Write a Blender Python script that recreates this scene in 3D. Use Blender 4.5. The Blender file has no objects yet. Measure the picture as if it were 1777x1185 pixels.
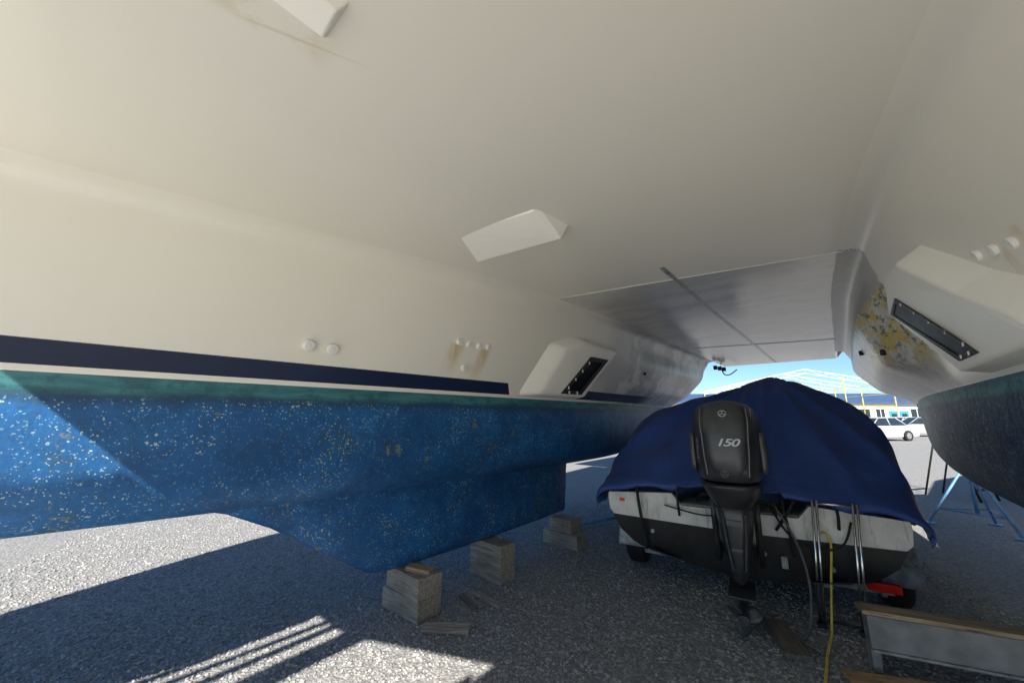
import bpy, bmesh, math, random
import numpy as np
from mathutils import Vector, Matrix
from mathutils import noise as mn
random.seed(4); rng=np.random.default_rng(7)
D=bpy.data; S=bpy.context.scene; COL=S.collection

# ---------------------------------------------------------------- helpers
def lerp_tab(tab,x):
    if x<=tab[0][0]: return tab[0][1]
    for (a,b),(c,d) in zip(tab,tab[1:]):
        if x<=c:
            t=(x-a)/(c-a); return b+(d-b)*t
    return tab[-1][1]
def smooth_tab(tab,x):
    n=len(tab)
    if x<=tab[0][0]: return tab[0][1]
    if x>=tab[-1][0]: return tab[-1][1]
    sl=[(tab[i+1][1]-tab[i][1])/(tab[i+1][0]-tab[i][0]) for i in range(n-1)]
    m=[sl[0]]+[(0 if sl[i-1]*sl[i]<=0 else 2*sl[i-1]*sl[i]/(sl[i-1]+sl[i])) for i in range(1,n-1)]+[sl[-1]]
    for i in range(n-1):
        if x<=tab[i+1][0]:
            h=tab[i+1][0]-tab[i][0]; t=(x-tab[i][0])/h
            return (2*t**3-3*t*t+1)*tab[i][1]+(t**3-2*t*t+t)*h*m[i]+(-2*t**3+3*t*t)*tab[i+1][1]+(t**3-t*t)*h*m[i+1]
def sst(x,a,b):
    t=max(0,min(1,(x-a)/(b-a))); return t*t*(3-2*t)
def link(o,parent=None):
    COL.objects.link(o)
    if parent is not None: o.parent=parent
    return o
def empty(name,loc=(0,0,0),rz=0,label=None,cat=None,group=None,parent=None):
    e=D.objects.new(name,None); e.empty_display_size=.2; e.location=loc; e.rotation_euler=(0,0,rz); link(e,parent)
    if label: e["label"]=label
    if cat: e["category"]=cat
    if group: e["group"]=group
    return e
def mesh(name,verts,faces,mat,parent=None,smooth=False,loc=None,rot=None,bevel=0,sub=0,seg=2):
    me=D.meshes.new(name); me.from_pydata([tuple(v) for v in verts],[],[tuple(f) for f in faces]); me.update()
    bm=bmesh.new(); bm.from_mesh(me); bmesh.ops.recalc_face_normals(bm,faces=bm.faces)
    if bevel>0: bmesh.ops.bevel(bm,geom=bm.edges[:],offset=bevel,segments=seg,affect='EDGES',profile=.6)
    bm.to_mesh(me); bm.free()
    if smooth:
        me.polygons.foreach_set("use_smooth",[True]*len(me.polygons))
    if mat:
        for m in (mat if isinstance(mat,list) else [mat]): me.materials.append(m)
    o=D.objects.new(name,me)
    if loc: o.location=loc
    if rot: o.rotation_euler=rot
    link(o,parent)
    if sub:
        m=o.modifiers.new("sub",'SUBSURF'); m.levels=sub; m.render_levels=sub
    return o
def boxvf(sx,sy,sz,c=(0,0,0)):
    x,y,z=sx/2,sy/2,sz/2
    v=[(c[0]+a*x,c[1]+b*y,c[2]+d*z) for a in(-1,1) for b in(-1,1) for d in(-1,1)]
    f=[(0,1,3,2),(4,6,7,5),(0,4,5,1),(2,3,7,6),(0,2,6,4),(1,5,7,3)]
    return v,f
def box(name,size,loc,mat,parent=None,rot=None,bevel=.004):
    v,f=boxvf(*size); return mesh(name,v,f,mat,parent,loc=loc,rot=rot,bevel=bevel)
def merge(parts):
    V=[];F=[]
    for v,f in parts:
        n=len(V); V+=list(v); F+=[tuple(i+n for i in q) for q in f]
    return V,F
def tubevf(pts,r,n=8,cap=True):
    pts=[Vector(p) for p in pts]; V=[];F=[]
    rs=r if isinstance(r,(list,tuple)) else [r]*len(pts)
    up=Vector((0,0,1)); prev=None
    for i,p in enumerate(pts):
        a=pts[max(i-1,0)]; b=pts[min(i+1,len(pts)-1)]; t=(b-a).normalized()
        if prev is None:
            u=t.cross(up) if abs(t.z)<.95 else t.cross(Vector((1,0,0)))
        else: u=prev-t*prev.dot(t)
        u.normalize(); w=t.cross(u); prev=u
        for k in range(n):
            an=2*math.pi*k/n; V.append(tuple(p+(u*math.cos(an)+w*math.sin(an))*rs[i]))
    for i in range(len(pts)-1):
        for k in range(n):
            k2=(k+1)%n; F.append((i*n+k,i*n+k2,(i+1)*n+k2,(i+1)*n+k))
    if cap: F.append(tuple(range(n))[::-1]); F.append(tuple((len(pts)-1)*n+k for k in range(n)))
    return V,F
def tube(name,pts,r,mat,parent=None,n=8):
    v,f=tubevf(pts,r,n); return mesh(name,v,f,mat,parent,smooth=True)
def curvepts(ctrl,n=40):
    c=[Vector(p) for p in ctrl]; c=[c[0]]+c+[c[-1]]; out=[]
    m=len(c)-3
    for i in range(m):
        for k in range(max(2,n//m)):
            t=k/max(2,n//m); a,b,d,e=c[i:i+4]
            out.append(.5*((2*b)+(d-a)*t+(2*a-5*b+4*d-e)*t*t+(-a+3*b-3*d+e)*t**3))
    out.append(c[-2]); return out
def gridf(nr,nc,wrap=False):
    F=[]
    for i in range(nr-1):
        for j in range(nc if wrap else nc-1):
            j2=(j+1)%nc; F.append((i*nc+j,i*nc+j2,(i+1)*nc+j2,(i+1)*nc+j))
    return F
def cylvf(r,h,n=16,axis='z',c=(0,0,0)):
    V=[];
    for s in(-.5,.5):
        for k in range(n):
            a=2*math.pi*k/n; p=(r*math.cos(a),r*math.sin(a),s*h)
            if axis=='x': p=(p[2],p[0],p[1])
            if axis=='y': p=(p[0],p[2],p[1])
            V.append((p[0]+c[0],p[1]+c[1],p[2]+c[2]))
    F=[(k,(k+1)%n,n+(k+1)%n,n+k) for k in range(n)]+[tuple(range(n)),tuple(range(n,2*n))]
    return V,F

# ---------------------------------------------------------------- materials
class NT:
    def __init__(s,name):
        s.m=D.materials.new(name); s.m.use_nodes=True; s.t=s.m.node_tree; s.n=s.t.nodes
        s.b=s.n["Principled BSDF"]; s.co=s.n.new("ShaderNodeTexCoord")
    def L(s,a,b): s.t.links.new(a,b)
    def inp(s,sock,v):
        if isinstance(v,bpy.types.NodeSocket): s.L(v,sock)
        else:
            if sock.type=='RGBA' and len(v)==3: v=(*v,1)
            sock.default_value=v
    def math(s,op,a,b=0,clamp=False,c=None):
        n=s.n.new("ShaderNodeMath"); n.operation=op; n.use_clamp=clamp
        s.inp(n.inputs[0],a); s.inp(n.inputs[1],b)
        if c is not None: s.inp(n.inputs[2],c)
        return n.outputs[0]
    def mix(s,f,a,b,mode='MIX'):
        n=s.n.new("ShaderNodeMix"); n.data_type='RGBA'; n.blend_type=mode
        s.inp(n.inputs[0],f); s.inp(n.inputs[6],a); s.inp(n.inputs[7],b); return n.outputs[2]
    def map(s,scale=(1,1,1),src=None,loc=(0,0,0)):
        n=s.n.new("ShaderNodeMapping"); n.inputs['Scale'].default_value=scale; n.inputs['Location'].default_value=loc
        s.L(src or s.co.outputs['Object'],n.inputs[0]); return n.outputs[0]
    def noise(s,scale,detail=3,rough=.55,vec=None,color=False,dist=0):
        n=s.n.new("ShaderNodeTexNoise"); n.inputs['Scale'].default_value=scale; n.inputs['Detail'].default_value=detail
        n.inputs['Roughness'].default_value=rough; n.inputs['Distortion'].default_value=dist
        s.L(vec or s.co.outputs['Object'],n.inputs['Vector']); return n.outputs['Color' if color else 'Fac']
    def vor(s,scale,vec=None):
        n=s.n.new("ShaderNodeTexVoronoi"); n.inputs['Scale'].default_value=scale
        s.L(vec or s.co.outputs['Object'],n.inputs['Vector']); return n.outputs['Distance'],n.outputs['Color']
    def warp(s,scale,amt):
        c=s.noise(scale,2,.6,color=True); n=s.n.new("ShaderNodeVectorMath"); n.operation='MULTIPLY_ADD'
        s.L(c,n.inputs[0]); n.inputs[1].default_value=(amt,)*3; s.L(s.co.outputs['Object'],n.inputs[2]); return n.outputs[0]
    def step(s,v,a,b):
        n=s.n.new("ShaderNodeMapRange"); n.interpolation_type='SMOOTHSTEP'
        s.inp(n.inputs[0],v); s.inp(n.inputs[1],a); s.inp(n.inputs[2],b); return n.outputs[0]
    def sep(s,v=None):
        n=s.n.new("ShaderNodeSeparateXYZ"); s.L(v or s.co.outputs['Object'],n.inputs[0]); return n.outputs
    def bump(s,h,strength=.3,dist=.01,nrm=None):
        n=s.n.new("ShaderNodeBump"); n.inputs['Strength'].default_value=strength; n.inputs['Distance'].default_value=dist
        s.L(h,n.inputs['Height'])
        if nrm: s.L(nrm,n.inputs['Normal'])
        return n.outputs[0]
    def set(s,**k):
        for key,v in k.items(): s.inp(s.b.inputs[key.replace('_',' ')],v)
        return s.m
def simple(name,col,rough=.5,metal=0,var=.15,scale=8,bump=0,coat=0,spec=.5):
    t=NT(name); n=t.noise(scale,3)
    f=t.step(n,.3,.7)
    c=t.mix(f,tuple(x*(1-var) for x in col),tuple(min(1,x*(1+var)) for x in col))
    t.set(Base_Color=c,Roughness=t.math('ADD',rough-.06,t.math('MULTIPLY',n,.12)),Metallic=metal,Coat_Weight=coat)
    t.b.inputs['Specular IOR Level'].default_value=spec
    if bump: t.set(Normal=t.bump(t.noise(scale*6,2),bump,.004))
    return t.m
def wood(name,a,b,rough=.8):
    t=NT(name); v=t.map((1.2,14,14)); n=t.noise(3,4,.65,v,dist=.6); n2=t.noise(2.5,2)
    c=t.mix(t.step(n,.3,.7),a,b); c=t.mix(t.math('MULTIPLY',t.step(n2,.45,.75),.6),c,tuple(x*.4 for x in a))
    crack=t.step(t.noise(5,2,.6,t.map((.8,26,26))),.60,.67)
    c=t.mix(t.math('MULTIPLY',crack,.8),c,(.03,.025,.02))
    t.set(Base_Color=c,Roughness=rough,Normal=t.bump(n,.6,.008)); return t.m

def top_mat(name,right):
    t=NT(name); X,Y,Z=t.sep()
    soft=t.noise(.9,2,.5)
    top=t.mix(t.step(soft,.3,.7),(.89,.86,.775),(.87,.84,.755))
    def weep(c,w,z0,z1):
        yy=t.math('ADD',Y,t.math('MULTIPLY',t.math('SUBTRACT',Z,z1),-.30))
        g=t.math('SUBTRACT',1,t.math('DIVIDE',t.math('ABSOLUTE',t.math('SUBTRACT',yy,c)),w),clamp=True)
        a=t.math('MULTIPLY',t.step(Z,z0,z1-.02),t.math('SUBTRACT',1,t.step(Z,z1-.01,z1+.02)))
        return t.math('MULTIPLY',t.step(g,0,.8),a)
    w=t.math('ADD',weep(1.93 if not right else 1.78,.10 if not right else .05,1.76,2.06),weep(2.22 if not right else 1.9,.08 if not right else .04,1.72,2.05),clamp=True)
    w=t.math('MULTIPLY',w,t.step(t.noise(5,3,.6,t.map((1,4,.8))),.15,.6))
    top=t.mix(t.math('MULTIPLY',w,.75 if not right else .4),top,(.62,.44,.20))
    big=t.noise(2.6,5,.65)
    y0=3.22 if right else 4.75
    msk=t.math('ADD',Y,t.math('MULTIPLY',t.math('SUBTRACT',big,.5),.9))
    m=t.step(msk,y0,y0+.03)
    wn=t.noise(2.2,5,.65)
    wc=t.mix(t.step(wn,.42,.54),(.56,.55,.53) if not right else (.72,.71,.68),(.90,.88,.84))
    if right:
        sc=t.step(t.noise(22,4,.7),.52,.60)
        n2=t.noise(6,6,.75,t.map((1,1.0,1.2),loc=(3,1,5)))
        near=t.math('SUBTRACT',1,t.step(Y,4.0,4.6))
        up=t.step(Z,1.76,1.98)
        area=t.math('MULTIPLY',near,up)
        wc=t.mix(t.math('MULTIPLY',sc,.35),wc,(.45,.40,.33))
        wc=t.mix(t.math('MULTIPLY',t.math('MULTIPLY',t.step(n2,.49,.515),area),.9),wc,(.74,.60,.14))
        n3=t.noise(9,6,.78,t.map((1,1,1.4),loc=(9,2,4)))
        wc=t.mix(t.math('MULTIPLY',t.step(n3,.54,.565),area),wc,(.09,.105,.10))
        wc=t.mix(t.math('MULTIPLY',t.step(n3,.60,.62),area),wc,(.82,.82,.78))
        wc=t.mix(t.math('MULTIPLY',t.step(n3,.66,.68),.8),wc,(.45,.28,.14))
    else:
        top=t.mix(t.step(msk,4.0,4.6),top,(.66,.65,.61))
    top=t.mix(m,top,wc)
    if right:
        ys=t.math('ADD',Y,t.math('MULTIPLY',t.math('ADD',X,.88),-.19))
        zz=t.math('ADD',Z,t.math('MULTIPLY',t.math('SUBTRACT',big,.5),.5))
        gm=t.math('MULTIPLY',t.step(ys,3.07,3.075),t.step(zz,2.30,2.315))
        top=t.mix(t.math('MULTIPLY',gm,.9),top,(.53,.525,.505))
    if not right:
        inst=t.math('MULTIPLY',t.step(Z,1.694,1.696),t.math('SUBTRACT',1,t.step(Z,1.796,1.798)))
        fw=t.math('SUBTRACT',1,t.step(t.math('SUBTRACT',Y,t.math('MULTIPLY',t.math('SUBTRACT',Z,1.7),-.5)),2.62,2.625))
        af=t.math('MULTIPLY',t.step(Y,3.8,3.81),t.math('SUBTRACT',1,t.step(Y,5.6,6.4)))
        st=t.math('MULTIPLY',inst,t.math('ADD',fw,af,clamp=True))
        navy=t.mix(soft,(.008,.017,.055),(.018,.032,.085))
        top=t.mix(st,top,navy)
    rough=t.math('ADD',.29,t.math('MULTIPLY',m,.06))
    t.set(Base_Color=top,Roughness=rough); return t.m
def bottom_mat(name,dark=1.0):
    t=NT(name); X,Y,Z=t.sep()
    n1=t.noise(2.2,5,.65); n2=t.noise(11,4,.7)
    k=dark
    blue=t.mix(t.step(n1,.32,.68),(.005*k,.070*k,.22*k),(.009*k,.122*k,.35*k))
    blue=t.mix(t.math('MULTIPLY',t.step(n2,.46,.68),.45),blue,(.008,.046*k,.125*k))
    pn=t.noise(3.1,5,.72,t.map((1,1,1),loc=(5,2,8)))
    blue=t.mix(t.math('MULTIPLY',t.step(pn,.55,.64),.45),blue,(.026,.058,.056))
    n3=t.noise(5,5,.72,t.map((1,.35,3)))
    teal=t.mix(t.step(n3,.35,.65),(.018,.115,.15),(.06,.22,.24))
    teal=t.mix(t.math('MULTIPLY',t.step(n2,.50,.62),.5),teal,(.013,.070,.10))
    tz=t.math('ADD',Z,t.math('MULTIPLY',t.math('SUBTRACT',n3,.5),.06))
    c=t.mix(t.step(tz,1.57,1.60),blue,teal)
    grime=t.math('MULTIPLY',t.step(tz,1.52,1.58),t.math('SUBTRACT',1,t.step(tz,1.58,1.615)))
    c=t.mix(t.math('MULTIPLY',grime,.6),c,(.015,.04,.05))
    below=t.math('SUBTRACT',1,t.step(Z,1.54,1.62))
    dens=t.step(n1,.42,.62)
    wob=t.math('MULTIPLY',t.math('SUBTRACT',n2,.5),.5)
    wv=t.warp(38,.022)
    msum=None
    for sc,rad,th,lo in ((58,.36,.78,0),(120,.50,.66,4)):
        d,cc=t.vor(sc,t.map((1,1,1),src=wv,loc=(lo,lo*.7,lo*.3)))
        r=t.sep(cc)[0]
        rr=t.math('MULTIPLY',t.math('SUBTRACT',r,th),rad/(1-th))
        sp=t.math('LESS_THAN',t.math('ADD',d,wob),rr)
        msum=sp if msum is None else t.math('MAXIMUM',msum,sp)
    msum=t.math('MULTIPLY',t.math('MULTIPLY',msum,t.math('ADD',.5,t.math('MULTIPLY',dens,.5))),below)
    tone=t.mix(t.step(pn,.35,.65),(.16,.32,.38),(.50,.60,.56))
    cl=t.math('MULTIPLY',t.math('MULTIPLY',t.step(n2,.56,.62),t.step(pn,.55,.61)),below)
    c=t.mix(t.math('MULTIPLY',cl,.4),c,(.30,.36,.27))
    c=t.mix(t.math('MULTIPLY',t.step(msum,.2,.9),.82),c,tone)
    t.set(Base_Color=c,Roughness=t.math('ADD',.42,t.math('MULTIPLY',n2,.25)),Normal=t.bump(n2,.45,.010)); return t.m
def deck_mat():
    t=NT("tunnel_gelcoat"); X,Y,Z=t.sep()
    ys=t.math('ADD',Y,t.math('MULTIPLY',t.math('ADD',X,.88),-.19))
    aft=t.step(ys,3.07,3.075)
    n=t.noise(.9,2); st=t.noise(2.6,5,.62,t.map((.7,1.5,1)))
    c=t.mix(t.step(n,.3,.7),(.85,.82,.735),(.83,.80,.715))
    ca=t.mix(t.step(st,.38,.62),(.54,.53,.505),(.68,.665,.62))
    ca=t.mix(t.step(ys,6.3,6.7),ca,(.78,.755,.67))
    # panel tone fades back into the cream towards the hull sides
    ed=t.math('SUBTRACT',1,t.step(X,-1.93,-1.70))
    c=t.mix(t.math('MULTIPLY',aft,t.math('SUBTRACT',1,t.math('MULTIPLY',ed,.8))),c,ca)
    pn=t.noise(7,5,.7)
    px=t.math('MULTIPLY',t.step(X,-1.08,-1.02),t.math('SUBTRACT',1,t.step(X,-.93,-.89)))
    py=t.math('MULTIPLY',t.step(Y,-.2,-.15),t.math('SUBTRACT',1,t.step(Y,.24,.38)))
    c=t.mix(t.math('MULTIPLY',t.math('MULTIPLY',px,py),t.math('MULTIPLY',t.step(pn,.38,.6),.6)),c,(.66,.54,.36))
    ln=t.math('ABSOLUTE',t.math('SUBTRACT',t.math('ADD',X,t.math('MULTIPLY',Y,-.35)),-1.10))
    ln=t.math('MULTIPLY',t.math('SUBTRACT',1,t.step(ln,.002,.008)),t.math('SUBTRACT',1,t.step(Y,.25,.50)))
    c=t.mix(t.math('MULTIPLY',t.math('MULTIPLY',ln,t.step(Y,.1,.2)),.3),c,(.5,.36,.18))
    d,cc=t.vor(2.3); pk=t.math('MULTIPLY',t.math('LESS_THAN',d,.018),t.math('GREATER_THAN',t.sep(cc)[0],.55))
    c=t.mix(t.math('MULTIPLY',pk,.8),c,(.30,.14,.06))
    r=t.math('ADD',t.math('MULTIPLY',aft,t.math('SUBTRACT',t.math('MULTIPLY',st,.22),.27)),.32)
    h=t.math('ADD',t.math('MULTIPLY',n,.8),t.math('MULTIPLY',st,t.math('MULTIPLY',aft,.12)))
    t.set(Base_Color=c,Roughness=r,Normal=t.bump(h,.22,.03)); return t.m
def ground_mat():
    t=NT("gravel_ground"); 
    d1,c1=t.vor(50); d2,c2=t.vor(112)
    r=t.sep(c1)[0]; r2=t.sep(c2)[1]
    c=t.mix(r,(.185,.190,.202),(.40,.40,.398)); c=t.mix(.3,c,t.mix(r2,(.18,.185,.195),(.44,.438,.43)))
    gap=t.step(d1,.30,.68); c=t.mix(t.math('MULTIPLY',gap,.5),c,(.11,.113,.12))
    big=t.noise(.7,3,.6); c=t.mix(t.math('MULTIPLY',t.step(big,.4,.7),.18),c,(.26,.257,.25))
    h=t.math('SUBTRACT',t.math('MULTIPLY',d1,-1.0),t.math('MULTIPLY',d2,.35))
    t.set(Base_Color=c,Roughness=.92,Normal=t.bump(h,.75,.009)); t.b.inputs['Specular IOR Level'].default_value=.2
    return t.m
def stone_mat():
    t=NT("gravel_stone"); d,c1=t.vor(30); r=t.sep(c1)[0]
    t.set(Base_Color=t.mix(r,(.175,.18,.19),(.43,.43,.425)),Roughness=.9); t.b.inputs['Specular IOR Level'].default_value=.2; return t.m
def cover_mat():
    t=NT("cover_canvas"); n=t.noise(2.2,4,.6); w=t.noise(2.6,3,.5,t.map((1,1,.5)),dist=.8)
    c=t.mix(t.step(n,.3,.75),(.017,.052,.22),(.028,.078,.31))
    c=t.mix(t.math('MULTIPLY',t.step(w,.55,.8),.25),c,(.06,.10,.26))
    t.set(Base_Color=c,Roughness=.48,Normal=t.bump(w,.45,.07)); t.b.inputs['Sheen Weight'].default_value=.1
    return t.m
def dirty_white():
    t=NT("boat_white"); n=t.noise(5,5,.7); s=t.noise(4,4,.7,t.map((5,1,.6)))
    c=t.mix(t.step(n,.35,.7),(.80,.79,.75),(.62,.61,.57))
    c=t.mix(t.math('MULTIPLY',t.step(s,.54,.68),.6),c,(.30,.28,.24))
    t.set(Base_Color=c,Roughness=.42); return t.m
M={}
M['topL']=top_mat("topsides_port",False); M['topR']=top_mat("topsides_starboard",True)
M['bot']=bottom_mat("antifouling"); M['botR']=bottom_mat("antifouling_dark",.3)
M['deck']=deck_mat(); M['ground']=ground_mat(); M['stone']=stone_mat(); M['cover']=cover_mat()
M['gel']=simple("white_gelcoat",(.88,.855,.775),.34,var=.02,scale=1)
M['gelb']=simple("bright_gelcoat",(.95,.93,.86),.4,var=.015,scale=3)
M['fit']=simple("fitting_plastic",(.82,.81,.77),.45,var=.08,scale=20)
M['glass']=simple("dark_acrylic",(.006,.008,.012),.45,var=.1,spec=.15)
M['frame']=simple("hatch_frame_rubber",(.02,.02,.022),.5)
M['seam']=simple("deck_joint",(.34,.33,.31),.3,metal=.2,var=.3,scale=12)
M['woodgrey']=wood("weathered_timber",(.20,.175,.15),(.40,.355,.295))
M['woodtan']=wood("tan_plank",(.30,.22,.14),(.46,.36,.24))
M['woodor']=wood("fresh_plank",(.42,.26,.12),(.58,.38,.19))
M['wooddark']=wood("dark_plank",(.10,.085,.07),(.19,.165,.14))
M['pwhite']=dirty_white()
M['yacht']=simple("yacht_white",(.80,.79,.76),.4,var=.05,scale=2)
M['pblack']=simple("boat_black",(.010,.011,.014),.38,var=.5,scale=5,spec=.3)
M['black']=simple("motor_charcoal",(.032,.034,.038),.38,var=.3,scale=7,coat=.2)
M['grey']=simple("motor_grey",(.058,.062,.069),.42,var=.25,scale=6,coat=.15)
M['dimlogo']=simple("emblem_worn_grey",(.16,.165,.17),.4,var=.05)
M['metal']=simple("stainless_tube",(.75,.76,.77),.22,metal=1,var=.08,scale=20)
M['galv']=simple("galvanised_steel",(.30,.31,.32),.5,metal=.5,var=.3,scale=14)
M['alu']=simple("painted_grey_panel",(.22,.23,.245),.55,var=.25,scale=6,bump=.1)
M['rubber']=simple("rubber",(.014,.014,.014),.75,var=.3,scale=14)
M['red']=simple("lamp_red",(.75,.02,.012),.2,var=.1)
M['yellow']=simple("yellow_hose",(.70,.52,.06),.45,var=.15,scale=12)
M['cable']=simple("grey_cable",(.10,.10,.10),.5)
M['sblue']=simple("stand_blue",(.04,.13,.34),.5,var=.3,scale=16)
M['lblue']=simple("pole_blue",(.12,.28,.52),.5,var=.25,scale=10)
M['logo']=simple("emblem_silver",(.55,.56,.58),.35,var=.05)
M['wall']=simple("shed_white",(.70,.70,.68),.7,var=.05,scale=2)
M['roof']=simple("roof_blue",(.05,.09,.19),.45,var=.15,scale=2)
M['door']=simple("door_blue",(.03,.26,.42),.5)
M['fyel']=simple("frame_yellow",(.62,.52,.10),.5)
M['fwht']=simple("frame_white",(.66,.67,.66),.5)
M['win']=simple("window_glass",(.02,.03,.04),.1)
M['bounce_slab']=simple("bounce_slab_pale",(.62,.61,.585),.85,var=.05,scale=3)  # pale tone for the added slab that bounces light

# ---------------------------------------------------------------- catamaran
RZ=-math.radians(40.7); C=-.88
cat=empty("catamaran",(0,0,0),RZ,"large cream catamaran with blue antifouling standing on timber blocks","sailing boat")
G=[(-3,1.83),(-1.1,1.62),(-.36,1.54),(.62,1.42),(1.6,1.29),(2.3,1.205),(3.0,1.15),(4.8,1.08),(9.5,1.08)]
HB=[(-3,.03),(-1.8,.32),(-.9,.49),(-.2,.55),(2.5,.56),(4.5,.545),(5.5,.48),(7,.36),(8.5,.26)]
ZB=[(-3,1.35),(-1.6,1.12),(-.36,1.0),(2,.93),(4.9,.90),(6,.93),(7,1.0),(8.5,1.25)]
ZD=[(-.3,2.50),(1,2.555),(2.5,2.6),(9.5,2.6)]
CLd=1.98
def wall_d(L,z,sg=-1):
    g=smooth_tab(G,L); w=CLd-smooth_tab(HB,L); zt=smooth_tab(ZD,L)-.075
    t=max(0,min(1,(z-1.66)/(zt-1.66))); d=w+(g+.008-w)*(t*.85+.15*math.sin(t*math.pi/2))
    if sg<0: bl=.14*sst(L,4.25,6.0)
    else: bl=.17*sst(L,3.25,3.95)
    return d-bl*sst(z,1.67,1.9)*(1-sst(z,2.15,2.5))
KK=[1-i/22 for i in range(1,22)]
def hull_section(L,sg):
    g=smooth_tab(G,L); hb=smooth_tab(HB,L); zb=smooth_tab(ZB,L); zd=smooth_tab(ZD,L); w=CLd-hb
    P=[]
    if L<-1.12:
        gi=lerp_tab([(-3,1.93),(-1.1,1.62)],L)
        P+=[(gi-.03,2.92),(gi-.028,2.918),(gi-.025,2.915),(gi-.02,2.90),(gi-.01,2.88),(gi-.005,2.86),(gi,2.84)]
        P+=[(w+(gi-w)*k,1.66+1.18*k) for k in KK]
    else:
        P+=[(g-.13,zd),(g-.10,zd),(g-.065,zd-.003),(g-.035,zd-.012),(g-.014,zd-.027),(g-.001,zd-.048),(g+.008,zd-.075)]
        zt=zd-.075
        P+=[(wall_d(L,1.66+(zt-1.66)*k,sg),1.66+(zt-1.66)*k) for k in KK]
    P.append((w,1.672)); P.append((w+.002,1.668))
    H=1.66-zb
    for fx,fz in ((.998,.12),(.99,.26),(.975,.40),(.95,.54),(.91,.67),(.84,.78),(.70,.88),(.48,.95),(.22,.99),(0,1.0),(-.38,.965),(-.74,.85),(-.92,.6),(-1,.1)):
        P.append((CLd-hb*fx,1.66-H*fz))
    P+=[(CLd+hb*1.05,1.9),(CLd+hb*1.3+.05,2.4),(CLd+hb*1.45+.05,2.90)]
    P.append((CLd,2.96)); P.append((CLd-.55,2.965))
    return P
stations=[-3+.2*i for i in range(58)]+[8.5]
stations=[s for s in stations if abs(s+1.1)>.06]+[-1.13,-1.11]+[2.9+.1*i for i in range(16)]; stations=sorted(set(round(s,3) for s in stations))
def shear(L,z):
    if L<6: return L
    k=lerp_tab([(1.2,.6),(1.66,.75),(2.5,1.0)],z); return 6+(L-6)*k
def make_hull(sg,m1,m2):
    V=[];nc=None
    for L in stations:
        P=hull_section(L,sg); nc=len(P)
        for d,z in P: V.append((C+sg*d,shear(L,z),z))
    F=gridf(len(stations),nc,wrap=False)
    F.append(tuple(range(nc))); F.append(tuple((len(stations)-1)*nc+k for k in range(nc)))
    o=mesh("hull",V,F,[m1,m2],cat,smooth=True)
    for p in o.data.polygons:
        if p.center.z<1.669: p.material_index=1
    return o
hl=make_hull(-1,M['topL'],M['bot']); hl["label"]="hull with spotted bright blue antifouling and navy stripe"
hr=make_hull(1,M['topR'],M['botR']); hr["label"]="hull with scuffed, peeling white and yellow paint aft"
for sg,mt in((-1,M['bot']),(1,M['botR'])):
    V=[]; rows=[(1.04,.35,4.45,.13),(.93,.70,4.40,.125),(.80,.95,4.38,.115),(.60,1.25,4.36,.11),(.42,1.53,4.34,.105),(.35,1.64,4.33,.095),(.33,1.72,4.30,.06)]
    ch=[0,.02,.06,.14,.28,.45,.65,.82,.94,1]
    th=[0,.35,.6,.85,1,1,.85,.6,.3,.08]
    for z,a,b,t_ in rows:
        ring=[(a+(b-a)*c,h*t_) for c,h in zip(ch,th)]
        ring=ring+[(y,-x) for y,x in ring[::-1][:-1]]
        for y,x in ring: V.append((C+sg*(CLd-.02)+x,y,z))
    nc=len(ring); F=gridf(len(rows),nc,wrap=True); F.append(tuple((len(rows)-1)*nc+k for k in range(nc)))
    mesh("keel",V,F,mt,cat,smooth=True)
V=[];Ls=[s for s in stations if s>=-1.115]+[9.0,9.5]; nq=13
def front(R,L): return max(L,-1.02+.45*max(0,min(1.4,R+.95)))
for L in Ls:
    g=smooth_tab(G,L)-.13; z=smooth_tab(ZD,L)
    V.append((C-g-.03,L,z+.012))
    for k in range(nq):
        t=-1+2*k/(nq-1); V.append((C+g*t,L if k in(0,nq-1) and L>-.3 else front(C+g*t,L),z))
    V.append((C+g+.03,L,z+.012))
nq+=2
F=gridf(len(Ls),nq)
n0=len(V)
for L in Ls:
    g=smooth_tab(G,L)-.05
    V.append((C-g-.2,L,2.93)); V.append((C+g+.2,front(C+g,L),2.93))
for i in range(len(Ls)-1):
    a=n0+2*i; F.append((a,a+1,a+3,a+2))
m=len(Ls)-1
F.append(tuple(range(nq))+(n0+1,n0)); F.append(tuple(m*nq+k for k in range(nq))+(n0+2*m+1,n0+2*m))
bd=mesh("bridge_deck",V,F,M['deck'],cat)
v=[(C-2.2,.3,2.97),(C+2.2,.3,2.97),(C+2.4,6.6,2.97),(C-2.4,6.6,2.97),(C-1.7,1.6,4.1),(C+1.7,1.6,4.1),(C+2.0,6.6,4.2),(C-2.0,6.6,4.2)]
mesh("cabin",v,[(0,1,2,3),(4,7,6,5),(0,4,5,1),(1,5,6,2),(2,6,7,3),(3,7,4,0)],M['gel'],cat,bevel=.08)
box("hardtop",(4.6,4.2,.12),(C,8.3,4.65),M['gel'],cat,bevel=.03)
for x in(-2.1,2.1): tube("hardtop_post",[(C+x,10.1,2.9),(C+x*.98,10.0,4.6)],.04,M['metal'],cat)
tube("crossbeam",[(C-2,-2.7,2.75),(C,-2.7,2.8),(C+2,-2.7,2.75)],.08,M['galv'],cat,n=12)
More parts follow.
